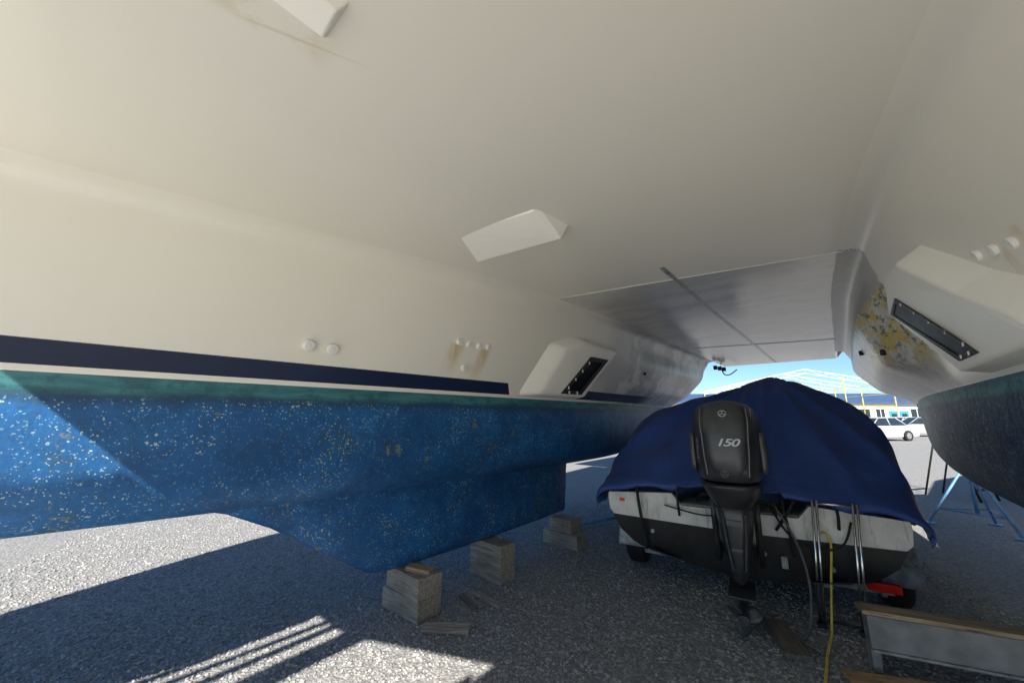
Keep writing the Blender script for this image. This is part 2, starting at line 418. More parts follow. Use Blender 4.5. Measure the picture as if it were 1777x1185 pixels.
def strip(name,pts,w,h,mat):
    V=[]
    for i,(x,y) in enumerate(pts):
        a=Vector(pts[max(i-1,0)]);b=Vector(pts[min(i+1,len(pts)-1)]);t=(b-a).normalized();nn=Vector((-t.y,t.x))*w/2
        for s in(-1,1):
            V.append((x+nn.x*s,y+nn.y*s,2.599)); V.append((x+nn.x*s*.7,y+nn.y*s*.7,2.6-h))
    F=[]
    for i in range(len(pts)-1):
        a=4*i; b=a+4; F+=[(a,b,b+1,a+1),(a+1,b+1,b+3,a+3),(a+3,b+3,b+2,a+2)]
    F+=[(0,1,3,2),(len(V)-4,len(V)-2,len(V)-1,len(V)-3)]
    mesh(name,V,F,mat,cat)
strip("deck_joint",[(C,2.75),(C,3.05),(C-.01,4.2),(C,6.6),(C,9.4)],.038,.006,M['seam'])
strip("deck_joint",[(C-1.03,3.07-.195),(C+1.03,3.07+.195)],.012,.004,M['gelb'])
strip("deck_joint",[(C-.95,6.8-.28),(C+.95,6.8+.28)],.03,.005,M['gelb'])
def fairing(foot,low,z=2.59):
    V=[(x,y,z+.012) for x,y in foot]+[(x,y,z-d) for (x,y,d) in low]
    mesh("deck_fairing",V,[(0,1,2,3),(4,7,6,5),(0,4,5,1),(1,5,6,2),(2,6,7,3),(3,7,4,0)],M['gelb'],cat,bevel=.007,seg=3)
fairing([(-1.62,1.36),(-1.06,1.44),(-1.05,1.73),(-1.76,1.68)],[(-1.60,1.365,-.002),(-1.10,1.445,.014),(-1.09,1.70,.078),(-1.73,1.655,.056)],2.578)
fairing([(-.96,-.40),(-.80,-.40),(-.79,.33),(-.96,.33)],[(-.95,-.38,.0),(-.83,-.38,.02),(-.83,.29,.05),(-.94,.30,.035)],2.545)
def pod(sg,base,top,o4,i4,hoff,bev,clips,fh=.022,cs=(.010,.024,.045),mat='gel',sm=True):
    def fp(L,z,off): return (C+sg*(wall_d(min(L,4.15 if sg<0 else 3.1),z,sg)-off),L,z)
    n=len(base)
    V=[fp(l,z,-.03) for l,z in base]+[fp(l,z,hoff(l)) for l,z in top]
    hz=mesh("escape_hatch",V,[tuple(range(n)),tuple(range(n,2*n))[::-1]]+[(k,(k+1)%n,n+(k+1)%n,n+k) for k in range(n)],M[mat],cat,bevel=bev,smooth=sm,seg=4)
    V=[fp(l,z,hoff(l)-.003) for l,z in o4]+[fp(l,z,hoff(l)+fh) for l,z in o4]+[fp(l,z,hoff(l)+fh) for l,z in i4]+[fp(l,z,hoff(l)-.003) for l,z in i4]
    F=[]
    for k in range(4):
        j=(k+1)%4; F+=[(k,j,4+j,4+k),(4+k,4+j,8+j,8+k),(8+k,8+j,12+j,12+k)]
    mesh("frame",V,F,M['frame'],hz)
    mesh("glass",[fp(l,z,hoff(l)+fh*.45) for l,z in i4],[(0,1,2,3)],M['glass'],hz)
    for k,nn in clips:
        a=o4[k];b=o4[(k+1)%4]; c1=i4[k]; c2=i4[(k+1)%4]
        for q in range(nn):
            t=(q+.5)/nn; l=((a[0]+c1[0])*(1-t)+(b[0]+c2[0])*t)/2; z=((a[1]+c1[1])*(1-t)+(b[1]+c2[1])*t)/2
            p=fp(l,z,hoff(l)+fh+.002); box("hatch_clip",cs,p,M['fit'],hz,bevel=.002)
pod(-1,[(2.68,1.685),(3.76,1.685),(4.24,2.31),(3.4,2.36),(3.02,2.24)],[(2.95,1.71),(3.71,1.705),(4.14,2.26),(3.45,2.27),(3.18,2.16)],
    [(3.26,1.73),(3.60,1.73),(3.93,2.13),(3.60,2.13)],[(3.33,1.765),(3.56,1.765),(3.84,2.09),(3.64,2.09)],lambda L:.10+.07*(L-2.8),.05,((3,4),(0,2)),mat='gelb',cs=(.006,.022,.035))
pod(1,[(1.38,1.69),(2.66,1.685),(3.24,2.14),(2.85,2.30),(2.42,2.29),(1.98,2.01),(1.60,1.82)],[(1.66,1.705),(2.60,1.70),(3.16,2.11),(2.80,2.23),(2.50,2.22),(2.10,1.95),(1.80,1.80)],
    [(2.20,1.735),(2.48,1.735),(3.08,2.09),(2.80,2.12)],[(2.25,1.755),(2.45,1.755),(3.02,2.075),(2.83,2.10)],lambda L:.095,.014,((3,5),(0,2)),fh=.006,cs=(.003,.022,.016),mat='gelb',sm=False)
def fitting(sg,L,z,r=.03,h=.03):
    x=C+sg*(wall_d(L,z,sg)-h*.35)
    v,f=cylvf(r,h,10,'x'); mesh("through_hull_fitting",v,f,M['fit'],cat,loc=(x,L,z),rot=(random.random(),.36*sg*-1,0),bevel=.003)
for L,z in ((.85,1.905),(.985,1.90),(1.93,2.075),(2.03,2.07),(2.14,2.07),(2.24,2.075),(2.02,1.88)):
    fitting(-1,L,z,.027 if L>1.5 else .031)
for k in range(4): fitting(1,1.70+.115*k,2.00+.022*k,.022,.016)
tube("hanging_line",curvepts([(C-1.0,9.3,2.6),(C-.95,9.3,2.42),(C-.85,9.35,2.40),(C-.7,9.35,2.5)],16),.012,M['rubber'],cat)
for k in range(3): box("deck_cleat",(.06,.1,.08),(C-.98+.04*k,8.7+.2*k,2.5),M['rubber'],cat)
for sg,L,z in((1,3.75,1.95),(1,4.5,2.05),(-1,5.3,2.1)):
    v,f=cylvf(.022,.03,12,'x'); mesh("exhaust_outlet",v,f,M['rubber'],cat,loc=(C+sg*(wall_d(L,z,sg)-.01),L,z),bevel=.006)
for x,wd,y0,ln,r in((-.935,.05,-1.9,1.55,.02),(-1.07,.035,-1.80,1.25,-.03),(-1.20,.05,-2.0,1.45,.02)):
    box("sun_stripe_slat",(wd,ln,.04),(x,y0,2.72),M['woodgrey'],cat,rot=(0,0,r))  # unseen slats added to cut sun stripes on the gravel
box("shadow_board",(.17,1.55,.05),(-.70,-1.9,2.72),M['gel'],cat,rot=(0,0,.03))  # unseen board added for the dark gap between the sun patches
box("shadow_board",(.42,2.3,.05),(.47,-1.55,2.74),M['gel'],cat)  # unseen board added to end the sun patch on its right
box("sun_stripe_slat",(.03,1.6,.04),(.20,-1.75,2.72),M['woodgrey'],cat)  # unseen bar added to split the sun patch

def W(R,L,z=0):
    c,s=math.cos(RZ),math.sin(RZ); return Vector((R*c-L*s,R*s+L*c,z))
ya=empty("shade_yacht",W(4.9,5.5),RZ,"unseen white motor yacht added beside the catamaran to shade the yard","motor boat")  # added out of frame so its shadow covers the yard on the right
V=[]; ys=[-6.5,-6,-4,-1,2,5,6.4,7.2]
for y in ys:
    w=lerp_tab([(-6.5,1.35),(-4,1.5),(2,1.5),(5,1.0),(7.2,.05)],y); k=lerp_tab([(-6.5,.65),(3,.6),(7.2,1.7)],y)
    for x,z in((-w,3.2),(-w*.96,1.9),(-w*.85,1.25),(0,k),(w*.85,1.25),(w*.96,1.9),(w,3.2)): V.append((x,y,max(z,k)))
F=gridf(len(ys),7,True)+[tuple(range(7)),tuple((len(ys)-1)*7+k for k in range(7))]
mesh("hull",V,F,M['yacht'],ya)
v=[(-1.2,-5,3.2),(1.2,-5,3.2),(1.1,2.6,3.2),(-1.1,2.6,3.2),(-1.1,-4.8,4.3),(1.1,-4.8,4.3),(1,1.4,4.2),(-1,1.4,4.2)]
mesh("cabin",v,[(0,1,2,3),(4,7,6,5),(0,4,5,1),(1,5,6,2),(2,6,7,3),(3,7,4,0)],M['gel'],ya,bevel=.06)
for s in(-1.19,1.19): box("window",(.02,4.6,.45),(s*.98,-1.6,3.8),M['win'],ya,bevel=0)
for i,L in enumerate((1.0,5.5,9.0)):
    e=empty("timber_block_stack",W(4.9,L),RZ,"timber block stack under the added unseen motor yacht","wooden blocks",group="timber stacks under the added yacht")  # supports for the added yacht, likewise unseen
    for k in range(3): box("timber",(.9,.25,.205),(0,0,.105+.207*k),M['woodgrey'],e)
# ---------------------------------------------------------------- timber blocks
def timber_stack(R,L,h,lx,ly,n,label,rz=0,small_top=False):
    p=W(R,L); e=empty("timber_block_stack",p,RZ+rz,label,"wooden blocks",group="timber stacks under the keel")
    hh=h/n
    for i in range(n):
        k=.62 if small_top and i==n-1 else 1
        box("timber",(lx*k*(1-.05*random.random()),ly*(1-.04*random.random()),hh-.003),(random.uniform(-.015,.015),random.uniform(-.01,.01),hh*(i+.5)),M['woodgrey'],e,rot=(0,0,random.uniform(-.05,.05)),bevel=.008)
    return e
e1=timber_stack(-2.76,2.0,.31,.46,.23,2,"grey weathered timber stack under the keel's leading end")
box("wedge",(.2,.09,.035),(.10,-.02,.325),M['woodtan'],e1,rot=(0,.12,.5))
timber_stack(-2.74,2.87,.325,.44,.20,1,"single thick grey timber block under the keel's middle")
timber_stack(-2.70,4.12,.31,.50,.24,2,"low timber block with a smaller one on top",small_top=True)
for xy,ln,r,lab,mt in (((-.47,3.02),.34,-.05,"thin grey scrap plank lying flat on gravel",'woodgrey'),((-.36,3.42),.26,-1.0,"short scrap stick beside the blocks",'wooddark'),((-.2,3.44),.3,-.8,"short split board on gravel",'woodgrey')):
    o=box("scrap_board",(ln,.05 if ln<.33 else .10,.025),(xy[0],xy[1],.022),M[mt],rot=(.05,0,r)); o["label"]=lab; o["category"]="wood scrap"; o["group"]="wood scraps on the gravel"
# ---------------------------------------------------------------- motor boat
BH=math.radians(31); BP=Vector((1.97,3.42,0))
boat=empty("motor_boat",BP,-BH,"small white and black motor boat under a navy cover","motor boat")
OX=-.06
def boat_sec(s):
    w=.95*smooth_tab([(0,.985),(.25,1.0),(2.6,1.0),(4.2,.72),(5.3,.05)],s); k=smooth_tab([(0,.17),(3.6,.19),(5.3,.62)],s); ch=k+.17+.02*s
    P=[(-1.17,.76),(-1.175,.70),(-1.16,.60),(-1.13,.555),(-1.06,.43)]
    P=[(x*w+OX,z+.03*s) for x,z in P]
    P+=[(-.94*w+OX,ch),(-.86*w+OX,ch-.04),(-.45*w+OX,(ch+k)/2-.03)]
    return P+[(OX,k)]+[(2*OX-x,z) for x,z in P[::-1]]
ss=[0,.02,.12,.25]+[.3*i for i in range(2,18)]+[5.3]
V=[]
for s in ss:
    for x,z in boat_sec(s): V.append((x,s,z))
nb=len(boat_sec(0)); F=gridf(len(ss),nb)
F.append(tuple(range(3,nb-3)))
me_o=mesh("hull",V,F,[M['pwhite'],M['pblack']],boat)
for p in me_o.data.polygons:
    zc=p.center.z-.03*p.center.y
    if zc<.57: p.material_index=1
hwT=1.17*.95*.985
tv=[(-hwT,.76),(-hwT,.70),(-hwT+.01,.60),(-hwT+.05,.56),(0,.535),(hwT-.05,.56),(hwT-.01,.60),(hwT,.70),(hwT,.76),(.52,.80),(.44,.70),(-.42,.70),(-.5,.80)]
nt_=len(tv)
V=[(x+OX,-.012,z) for x,z in tv]+[(x+OX,.05,z) for x,z in tv]
F=[tuple(range(nt_)),tuple(range(nt_,2*nt_))]+[(k,(k+1)%nt_,nt_+(k+1)%nt_,nt_+k) for k in range(nt_)]
mesh("transom",V,F,M['pwhite'],boat)
box("splash_well",(1.0,.4,.03),(0,.25,.69),M['pwhite'],boat)
for sx in(-1,1):
    tube("rub_rail",[(OX+sx*1.105,-.02,.755),(OX+sx*1.12,.3,.765),(OX+sx*1.12,2.6,.83)],.016,M['rubber'],boat)
box("registration_sticker",(.05,.004,.03),(-1.02,-.018,.70),M['red'],boat,bevel=.001)
for x,z in((-.75,.45),(.12,.40),(.55,.36)): 
    v,f=cylvf(.018,.02,10,'y'); mesh("drain_fitting",v,f,M['galv'],boat,loc=(x,-.012,z))
box("transducer",(.045,.03,.09),(.25,-.02,.36),M['galv'],boat)
for sx in(-1,1): box("trim_tab",(.24,.16,.010),(OX+sx*.58,-.07,.29),M['pblack'],boat,rot=(-.2,-.18*sx,0))
secT=[(-1.28,.66),(-1.30,.80),(-1.25,1.06),(-1.12,1.29),(-.90,1.47),(-.45,1.67),(.0,1.80),(.36,1.925),(.58,1.85),(.90,1.70),(1.10,1.54),(1.20,1.32),(1.22,1.05),(1.20,.84),(1.17,.72)]
sec0=[(-1.25,.64),(-1.27,.74),(-1.20,.82),(-1.0,.85),(-.8,.865),(-.45,.89),(.0,.92),(.30,.91),(.5,.89),(.75,.86),(.95,.84),(1.07,.81),(1.12,.77),(1.14,.71),(1.13,.655)]
def resamp(P,n):
    out=[]
    for i in range(n):
        t=i/(n-1)*(len(P)-1); k=min(int(t),len(P)-2); f=t-k
        a=P[max(k-1,0)];b=P[k];c=P[k+1];d=P[min(k+2,len(P)-1)]
        out.append(tuple(.5*((2*b[m])+(c[m]-a[m])*f+(2*a[m]-5*b[m]+4*c[m]-d[m])*f*f+(-a[m]+3*b[m]-3*c[m]+d[m])*f**3) for m in(0,1)))
    return out
NC=161; T=resamp(secT,NC); Z0=resamp(sec0,NC)
sv=[-.05,-.045,-.035]+[.03+.03*i for i in range(37)]+[1.16+.12*i for i in range(35)]
CR=[-math.pi,-2.75,-2.35,-1.95,-1.6,-1.2,-.85,-.5,-.15,.3,math.pi]
def facet(a):
    for p,q in zip(CR,CR[1:]):
        if a<=q:
            t=(a-p)/(q-p); return 1-4*t*(1-t)
    return 1
V=[]
for i,s in enumerate(sv):
    if s<1.12: e=max(0,min(1,(s+.03)/1.15)); e=math.sin(e*math.pi/2)**1.15
    else: e=1
    fw=smooth_tab([(1.12,1),(2.4,.9),(3.6,.62),(4.9,.18),(5.3,.06)],s)
    fz=smooth_tab([(1.12,1),(1.8,.86),(3,.62),(5.2,.45)],s)
    for j in range(NC):
        u=j/(NC-1)
        x=Z0[j][0]+(T[j][0]-Z0[j][0])*e; z=Z0[j][1]+(T[j][1]-Z0[j][1])*e
        if s>=1.12: x*=fw; z=.70+(z-.70)*fz
        px,py=.33,1.15; an=math.atan2(s-py,x-px); rr=math.hypot(s-py,x-px)
        w1=mn.noise(Vector((x*1.3,s*1.3,0)))
        fold=.095*facet(max(-3.14,min(3.14,an+.10*w1)))-.055
        edge=abs(u-.5)*2
        fold*=min(1,rr*1.3)*(1 if s<2 else .5)*(1-.6*sst(edge,.8,1))
        z+=fold*(.2 if s<.0 else min(1,.25+s*1.6)); z+=.035*mn.noise(Vector((x*2.1,s*2.1,z)))+.018*mn.noise(Vector((x*6,s*5,z*3)))
        ys_=s+.02*mn.noise(Vector((x*4,z*3,1)))
        if edge>.80: 
            q=(edge-.8)/.2; x+=.02*math.sin(s*8+2*w1)*q+.015*mn.noise(Vector((s*5,z*4,9)))*q
        if i==0:
            z-=.05+.010*math.sin(x*9)+.02*mn.noise(Vector((x*5,0,2)))
            if -.5<x<.3: z+=.05
        if i==1: z-=.02
        V.append((x,ys_,z))
cv=mesh("cover",V,gridf(len(sv),NC),M['cover'],boat,smooth=True); cv["label"]="navy blue canvas cover draped to a peak"
so=cv.modifiers.new("t",'SOLIDIFY'); so.thickness=.006
def strap(x,z0,z1,y=-.065,x2=None,r=.011):
    x2=x if x2 is None else x2
    pts=[(x,y-.01,z0),(x+(x2-x)*.4,y-.02,z0*.6+z1*.4),(x2,y+.02,z1)]
    tube("strap",curvepts(pts,10),r,M['rubber'],boat,n=6)
strap(-.86,.84,.30,x2=-.80,r=.014); strap(-.5,.86,.62); strap(.28,.85,.42,x2=.32); strap(.36,.84,.6,x2=.22); strap(.62,.8,.66)
tube("fuel_line",curvepts([(.2,-.05,.78),(.28,-.12,.62),(.42,-.10,.50),(.62,-.06,.55),(.7,-.03,.72)],24),.008,M['rubber'],boat,n=6)
tube("battery_lead",curvepts([(-.05,-.1,.70),(-.3,-.10,.66),(-.62,-.06,.70)],16),.007,M['rubber'],boat,n=6)
mot=empty("outboard_motor",(-.05,-.44,0),0,parent=boat)
def supsec(z,hw,f0,f1,rear=.78,n=36,ex=3.4):
    out=[]
    for k in range(n):
        a=2*math.pi*k/n; c,s=math.cos(a),math.sin(a)
        x=hw*abs(c)**(2/ex)*(1 if c>0 else -1); y=abs(s)**(2/ex)*(1 if s>0 else -1)
        t=(y+1)/2; x*=rear+(1-rear)*min(1,t*1.6); out.append((x,f0+(f1-f0)*t,z))
    return out
def loft(name,secs,mat,parent,smooth=True,sub=1):
    V=[p for s in secs for p in s]; nc=len(secs[0]); F=gridf(len(secs),nc,True); F.append(tuple(range(nc))); F.append(tuple((len(secs)-1)*nc+k for k in range(nc)))
    return mesh(name,V,F,mat,parent,smooth=smooth,sub=sub)
loft("cowl",[supsec(1.02,.225,-.27,.30),supsec(1.05,.245,-.31,.33),supsec(1.20,.258,-.33,.34),supsec(1.38,.258,-.32,.33),supsec(1.49,.242,-.285,.31),supsec(1.56,.215,-.24,.27),supsec(1.597,.17,-.18,.2),supsec(1.608,.10,-.09,.12)],M['black'],mot)
loft("cowl_centre_panel",[supsec(1.06,.10,-.335,-.2,1),supsec(1.2,.125,-.352,-.2,1),supsec(1.36,.135,-.342,-.2,1),supsec(1.47,.15,-.308,-.1,1),supsec(1.565,.15,-.25,.1,1),supsec(1.608,.125,-.16,.12,1),supsec(1.622,.06,-.06,.08,1)],M['grey'],mot)
for sx in(-1,1): loft("cowl_side_panel",[[(sx*(.216+dx),y,z) for dx,y in((0,-.20),(.030+dz,-.17),(.042+dz,.0),(.040+dz,.18),(0,.2))] for z,dz in((1.10,-.004),(1.14,.006),(1.24,.010),(1.34,.004),(1.38,-.006))],M['grey'],mot,sub=0)
v,f=merge([tubevf([(sx*.128,-.352,1.09),(sx*.140,-.349,1.22),(sx*.146,-.340,1.36),(sx*.155,-.305,1.47),(sx*.15,-.245,1.56)],.004,5) for sx in(-1,1)])
mesh("trim_line",v,f,M['dimlogo'],mot)
loft("lower_cowl",[supsec(.78,.11,-.12,.24),supsec(.86,.16,-.18,.28),supsec(.94,.205,-.24,.30),supsec(1.0,.232,-.285,.32),supsec(1.017,.234,-.29,.32)],M['black'],mot)
loft("midsection",[supsec(.28,.05,-.12,.10,.5),supsec(.40,.070,-.14,.12,.5),supsec(.55,.10,-.16,.15,.6),supsec(.70,.125,-.17,.2,.7),supsec(.82,.145,-.17,.24,.8),supsec(.86,.145,-.16,.22,.8)],M['black'],mot)
v,f=merge([tubevf([(sx*.075,-.165,.80),(sx*.062,-.160,.62),(sx*.040,-.145,.42)],.008,5) for sx in(-1,1)]+[boxvf(.10,.02,.035,(0,-.168,.74)),boxvf(.07,.02,.02,(0,-.162,.56))])
mesh("leg_ribs",v,f,M['grey'],mot)
for x in(-.15,.15): loft("clamp_bracket",[[(x+a*.02,b+.12*(1-q),.35+.48*q) for a,b in((-1,.1),(1,.1),(1,.42),(-1,.42))] for q in(0,.3,.7,1)],M['black'],mot,sub=0)
box("swivel_bracket",(.26,.24,.30),(0,.26,.66),M['black'],mot,bevel=.03)
box("anti_ventilation_plate",(.17,.36,.014),(0,-.07,.275),M['black'],mot,bevel=.005)
loft("gearcase",[[(.055*r*math.cos(a),y,.155+.06*r*math.sin(a)) for a in [2*math.pi*k/14 for k in range(14)]] for y,r in((-.18,.55),(-.12,.85),(0,1),(.12,1),(.2,.7),(.25,.2))],M['black'],mot)
loft("leg",[supsec(.17,.028,-.10,.14,.4),supsec(.28,.038,-.12,.16,.5)],M['black'],mot,sub=0)
mesh("skeg",[(-.008,-.12,.12),(-.008,.12,.12),(-.004,.02,.02),(-.004,-.09,.02),(.008,-.12,.12),(.008,.12,.12),(.004,.02,.02),(.004,-.09,.02)],[(0,1,2,3),(4,5,6,7),(0,4,5,1),(1,5,6,2),(2,6,7,3),(3,7,4,0)],M['black'],mot)
prop=empty("propeller",(0,-.23,.155),0,parent=mot)
v,f=cylvf(.035,.12,14,'y'); mesh("hub",v,f,M['black'],prop,bevel=.006)
for k in range(3):
    V=[];nr,nw=7,5
    for i in range(nr):
        r=.03+.085*i/(nr-1); w=.055*math.sin(.5+2.3*i/(nr-1)) 
        for j in range(nw):
            t=(j/(nw-1)-.5)*2; a=k*2.094+.5+t*w/r*.8*.9; V.append((r*math.cos(a),t*.03,r*math.sin(a)))
    o=mesh("blade",V,gridf(nr,nw),M['grey'],prop,smooth=True); o.modifiers.new("s",'SOLIDIFY').thickness=.005
def text(body,size,loc,rot,mat,parent,name,sx=1,ext=.0015,shear_=0,off=.012,sp=1):
    cu=D.curves.new(name,'FONT'); cu.body=body; cu.size=size; cu.align_x='CENTER'; cu.align_y='CENTER'; cu.extrude=ext; cu.shear=shear_; cu.offset=size*off; cu.space_character=sp
    o=D.objects.new(name,cu); COL.objects.link(o); bpy.context.view_layer.update()
    me=D.meshes.new_from_object(o.evaluated_get(bpy.context.evaluated_depsgraph_get())); D.objects.remove(o)
    me.materials.clear(); me.materials.append(mat)
    n=D.objects.new(name,me); n.location=loc; n.rotation_euler=rot; n.scale=(sx,1,1); link(n,parent); return n
text("150",.072,(.012,-.350,1.315),(math.radians(88),0,0),M['logo'],mot,"power_lettering",1.45,.004,.32,off=.02,sp=.9)
text("YAMAHA",.038,(-.188,-.252,1.25),(math.radians(90),math.radians(-90),math.radians(-55)),M['dimlogo'],mot,"side_lettering",1.2,.003)
def emblem(loc,rot,r,mat):
    n=28; V=[]
    for rr in(r,r*.86):
        for y in(0,.004):
            for k in range(n):
                a=2*math.pi*k/n; V.append((rr*math.cos(a),rr*math.sin(a),y))
    F=[]
    for k in range(n):
        j=(k+1)%n; F+=[(k,j,n+j,n+k),(n+k,n+j,3*n+j,3*n+k),(2*n+k,2*n+j,3*n+j,3*n+k)]
    P=[(V,F)]
    for k in range(3):
        a=math.pi/2+k*2.094; 
        P.append(tubevf([(0,0,.002),(r*.85*math.cos(a),r*.85*math.sin(a),.002)],r*.05,4))
        for s in(-.22,.22):
            p0=Vector((r*.3*math.cos(a+s*1.6),r*.3*math.sin(a+s*1.6),.002)); p1=Vector((r*.72*math.cos(a+s),r*.72*math.sin(a+s),.002))
            P.append(tubevf([p0,p1],r*.045,4))
    v,f=merge(P); mesh("round_emblem",v,f,mat,mot,loc=loc,rot=rot)
emblem((0,-.284,1.52),(math.radians(56),0,0),.028,M['logo'])
emblem((-.02,-.342,1.10),(math.radians(95),0,0),.024,M['dimlogo'])
tube("control_cable",curvepts([(.1,-.3,.86),(.22,-.12,.80),(.3,.05,.78)],14),.014,M['rubber'],boat)
tube("control_cable",curvepts([(-.15,-.3,.88),(-.28,-.12,.84),(-.34,.05,.78)],14),.014,M['rubber'],boat)
cb=tube("power_cable",curvepts([(BP.x+.12,BP.y-.22,.82),(BP.x+.16,BP.y-.36,.6),(BP.x+.18,BP.y-.42,.35),(BP.x+.14,BP.y-.45,.12),(BP.x+.06,BP.y-.5,.03),(BP.x-.02,BP.y-.55,.015),(BP.x+.0,BP.y-.68,.012)],50),.008,M['cable']); cb["label"]="grey cable hanging from the motor boat's stern to the gravel"; cb["category"]="cable"
yh=tube("garden_hose",curvepts([(2.38,3.20,.56),(2.40,3.13,.62),(2.42,3.09,.56),(2.34,3.04,.3),(2.27,3.0,.06),(2.22,2.95,.012),(2.02,2.74,.012),(1.80,2.49,.012),(1.45,2.1,.012),(1.3,1.5,.012)],70),.008,M['yellow']); yh["label"]="yellow garden hose hanging from the stern down onto gravel"; yh["category"]="hose"
lad=empty("boarding_ladder",BP,-BH,"stainless boarding ladder standing against the motor boat's transom","ladder")
for xt,xb in((.49,.425),(.73,.66)):
    for dx in(-.013,.013):
        tube("rail",[(xt+dx,-.08,.86),(xb*.5+xt*.5+dx,-.12,.45),(xb+dx,-.15,.02)],.0085,M['metal'],lad)
    box("foot",(.06,.05,.03),(xb,-.15,.015),M['rubber'],lad)
tube("rung",[(.425,-.15,.05),(.66,-.15,.05)],.010,M['rubber'],lad); tube("rung",[(.49,-.08,.84),(.73,-.08,.84)],.010,M['metal'],lad)
tr=empty("boat_trailer",BP,-BH,"galvanised boat trailer with red tail lamp under the motor boat","trailer")
for x in(-.55,.55): box("frame_rail",(.07,4.4,.07),(x,2.55,.145),M['galv'],tr)
box("cross_beam",(1.9,.06,.06),(0,.36,.17),M['galv'],tr); box("axle",(1.8,.06,.06),(0,.56,.20-.06),M['galv'],tr)
box("drawbar",(.08,1.6,.09),(0,5.3,.24),M['galv'],tr)
for x in(-1.0,.99):
    ws=.50 if x<0 else .58
    wh=empty("wheel",(x,ws,.25),0,parent=tr)
    V=[];n=28;prof=[(.12,-.085),(.22,-.09),(.245,-.07),(.25,-.03),(.25,.03),(.245,.07),(.22,.09),(.12,.085)]
    for k in range(n):
        a=2*math.pi*k/n
        for r,w in prof: V.append((w,r*math.cos(a),r*math.sin(a)))
    F=[]
    for k in range(n):
        for j in range(7): F.append((k*8+j,k*8+j+1,((k+1)%n)*8+j+1,((k+1)%n)*8+j))
    mesh("tyre",V,F,M['rubber'],wh,smooth=True)
    v,f=cylvf(.125,.12,20,'x'); mesh("rim",v,f,M['yacht'],wh,bevel=.01)
    pr=[(ws-.34,.26),(ws-.31,.38),(ws-.24,.52),(ws+.3,.52),(ws+.38,.40),(ws+.42,.26)]
    V=[];hw=.12
    for y,z in pr:
        V+=[(x-hw,y,z),(x+hw,y,z),(x+hw,y,z-.02),(x-hw,y,z-.02)]
    F=gridf(len(pr),4,True)+[(0,1,2,3),(20,21,22,23)]
    mesh("fender",V,F,M['galv'],tr)
box("tail_lamp",(.19,.05,.06),(.84,.06,.275),M['red'],tr,bevel=.008)
box("lamp_bracket",(.03,.30,.03),(.84,.22,.22),M['galv'],tr)

# ---------------------------------------------------------------- bench and planks
bn=empty("work_bench",(2.14,2.54,0),-math.radians(24),"low grey bench with a timber top edge","bench")
box("top_plank",(1.9,.12,.024),(.93,.06,.340),M['woodtan'],bn,bevel=.003)
box("side_panel",(1.88,.02,.185),(.94,.012,.233),M['alu'],bn); box("panel_lip",(1.88,.035,.014),(.94,.0,.145),M['galv'],bn,bevel=.002)
for x in(.03,1.8): box("leg",(.045,.07,.30),(x,.08,.155),M['galv'],bn)
o=box("plywood_offcut",(.62,.36,.018),(2.20,2.30,.03),M['woodor'],rot=(0,0,-.25)); o["label"]="orange-brown plywood offcut lying on gravel beside the bench"; o["category"]="wood board"
o=box("ground_plank",(.46,.15,.035),(1.86,2.90,.022),M['wooddark'],rot=(0,0,1.29)); o["label"]="dark weathered plank on gravel behind the motor"; o["category"]="wood board"

# ---------------------------------------------------------------- jack stands
def stand(p,h,label,rz,mat):
    e=empty("jack_stand",p,rz,label,"boat stand",group="blue boat stands")
    for k in range(3):
        a=k*2.094; tube("leg",[(.05*math.cos(a),.05*math.sin(a),h*.78),(.48*math.cos(a),.48*math.sin(a),.03)],.015,mat,e)
        box("foot",(.12,.12,.015),(.48*math.cos(a),.48*math.sin(a),.012),mat,e)
        b=(k+1)*2.094
        tube("brace",[(.36*math.cos(a),.36*math.sin(a),.22),(.36*math.cos(b),.36*math.sin(b),.22)],.010,mat,e,n=6)
    tube("post",[(0,0,.18),(0,0,h)],.022,mat,e); box("pad",(.26,.26,.04),(0,0,h+.02),M['woodgrey'],e,rot=(0,.15,0))
    return e
stand(W(1.25,8.3),1.0,"blue steel tripod stand under the catamaran's stern",.4,M['lblue'])
stand(W(2.1,7.6),1.3,"darker blue steel tripod stand beside the catamaran's hull",1.0,M['sblue'])
o=tube("steel_pole",[(.95,5.55,.05),(1.75,6.0,.06)],.025,M['lblue']); o["label"]="pale blue steel pole lying on gravel by the blocks"; o["category"]="pole"
sl=empty("step_ladder",W(1.55,11.2),.3,"dark step ladder standing on gravel beyond the hull","ladder")
for x in(-.25,.25):
    tube("rail",[(x,0,1.5),(x*1.1,-.35,0)],.02,M['rubber'],sl); tube("rail",[(x,0,1.5),(x*1.1,.4,0)],.016,M['rubber'],sl)
for k in range(4): box("step",(.5,.09,.025),(0,-.31+.07*k,.2+.32*k),M['rubber'],sl)

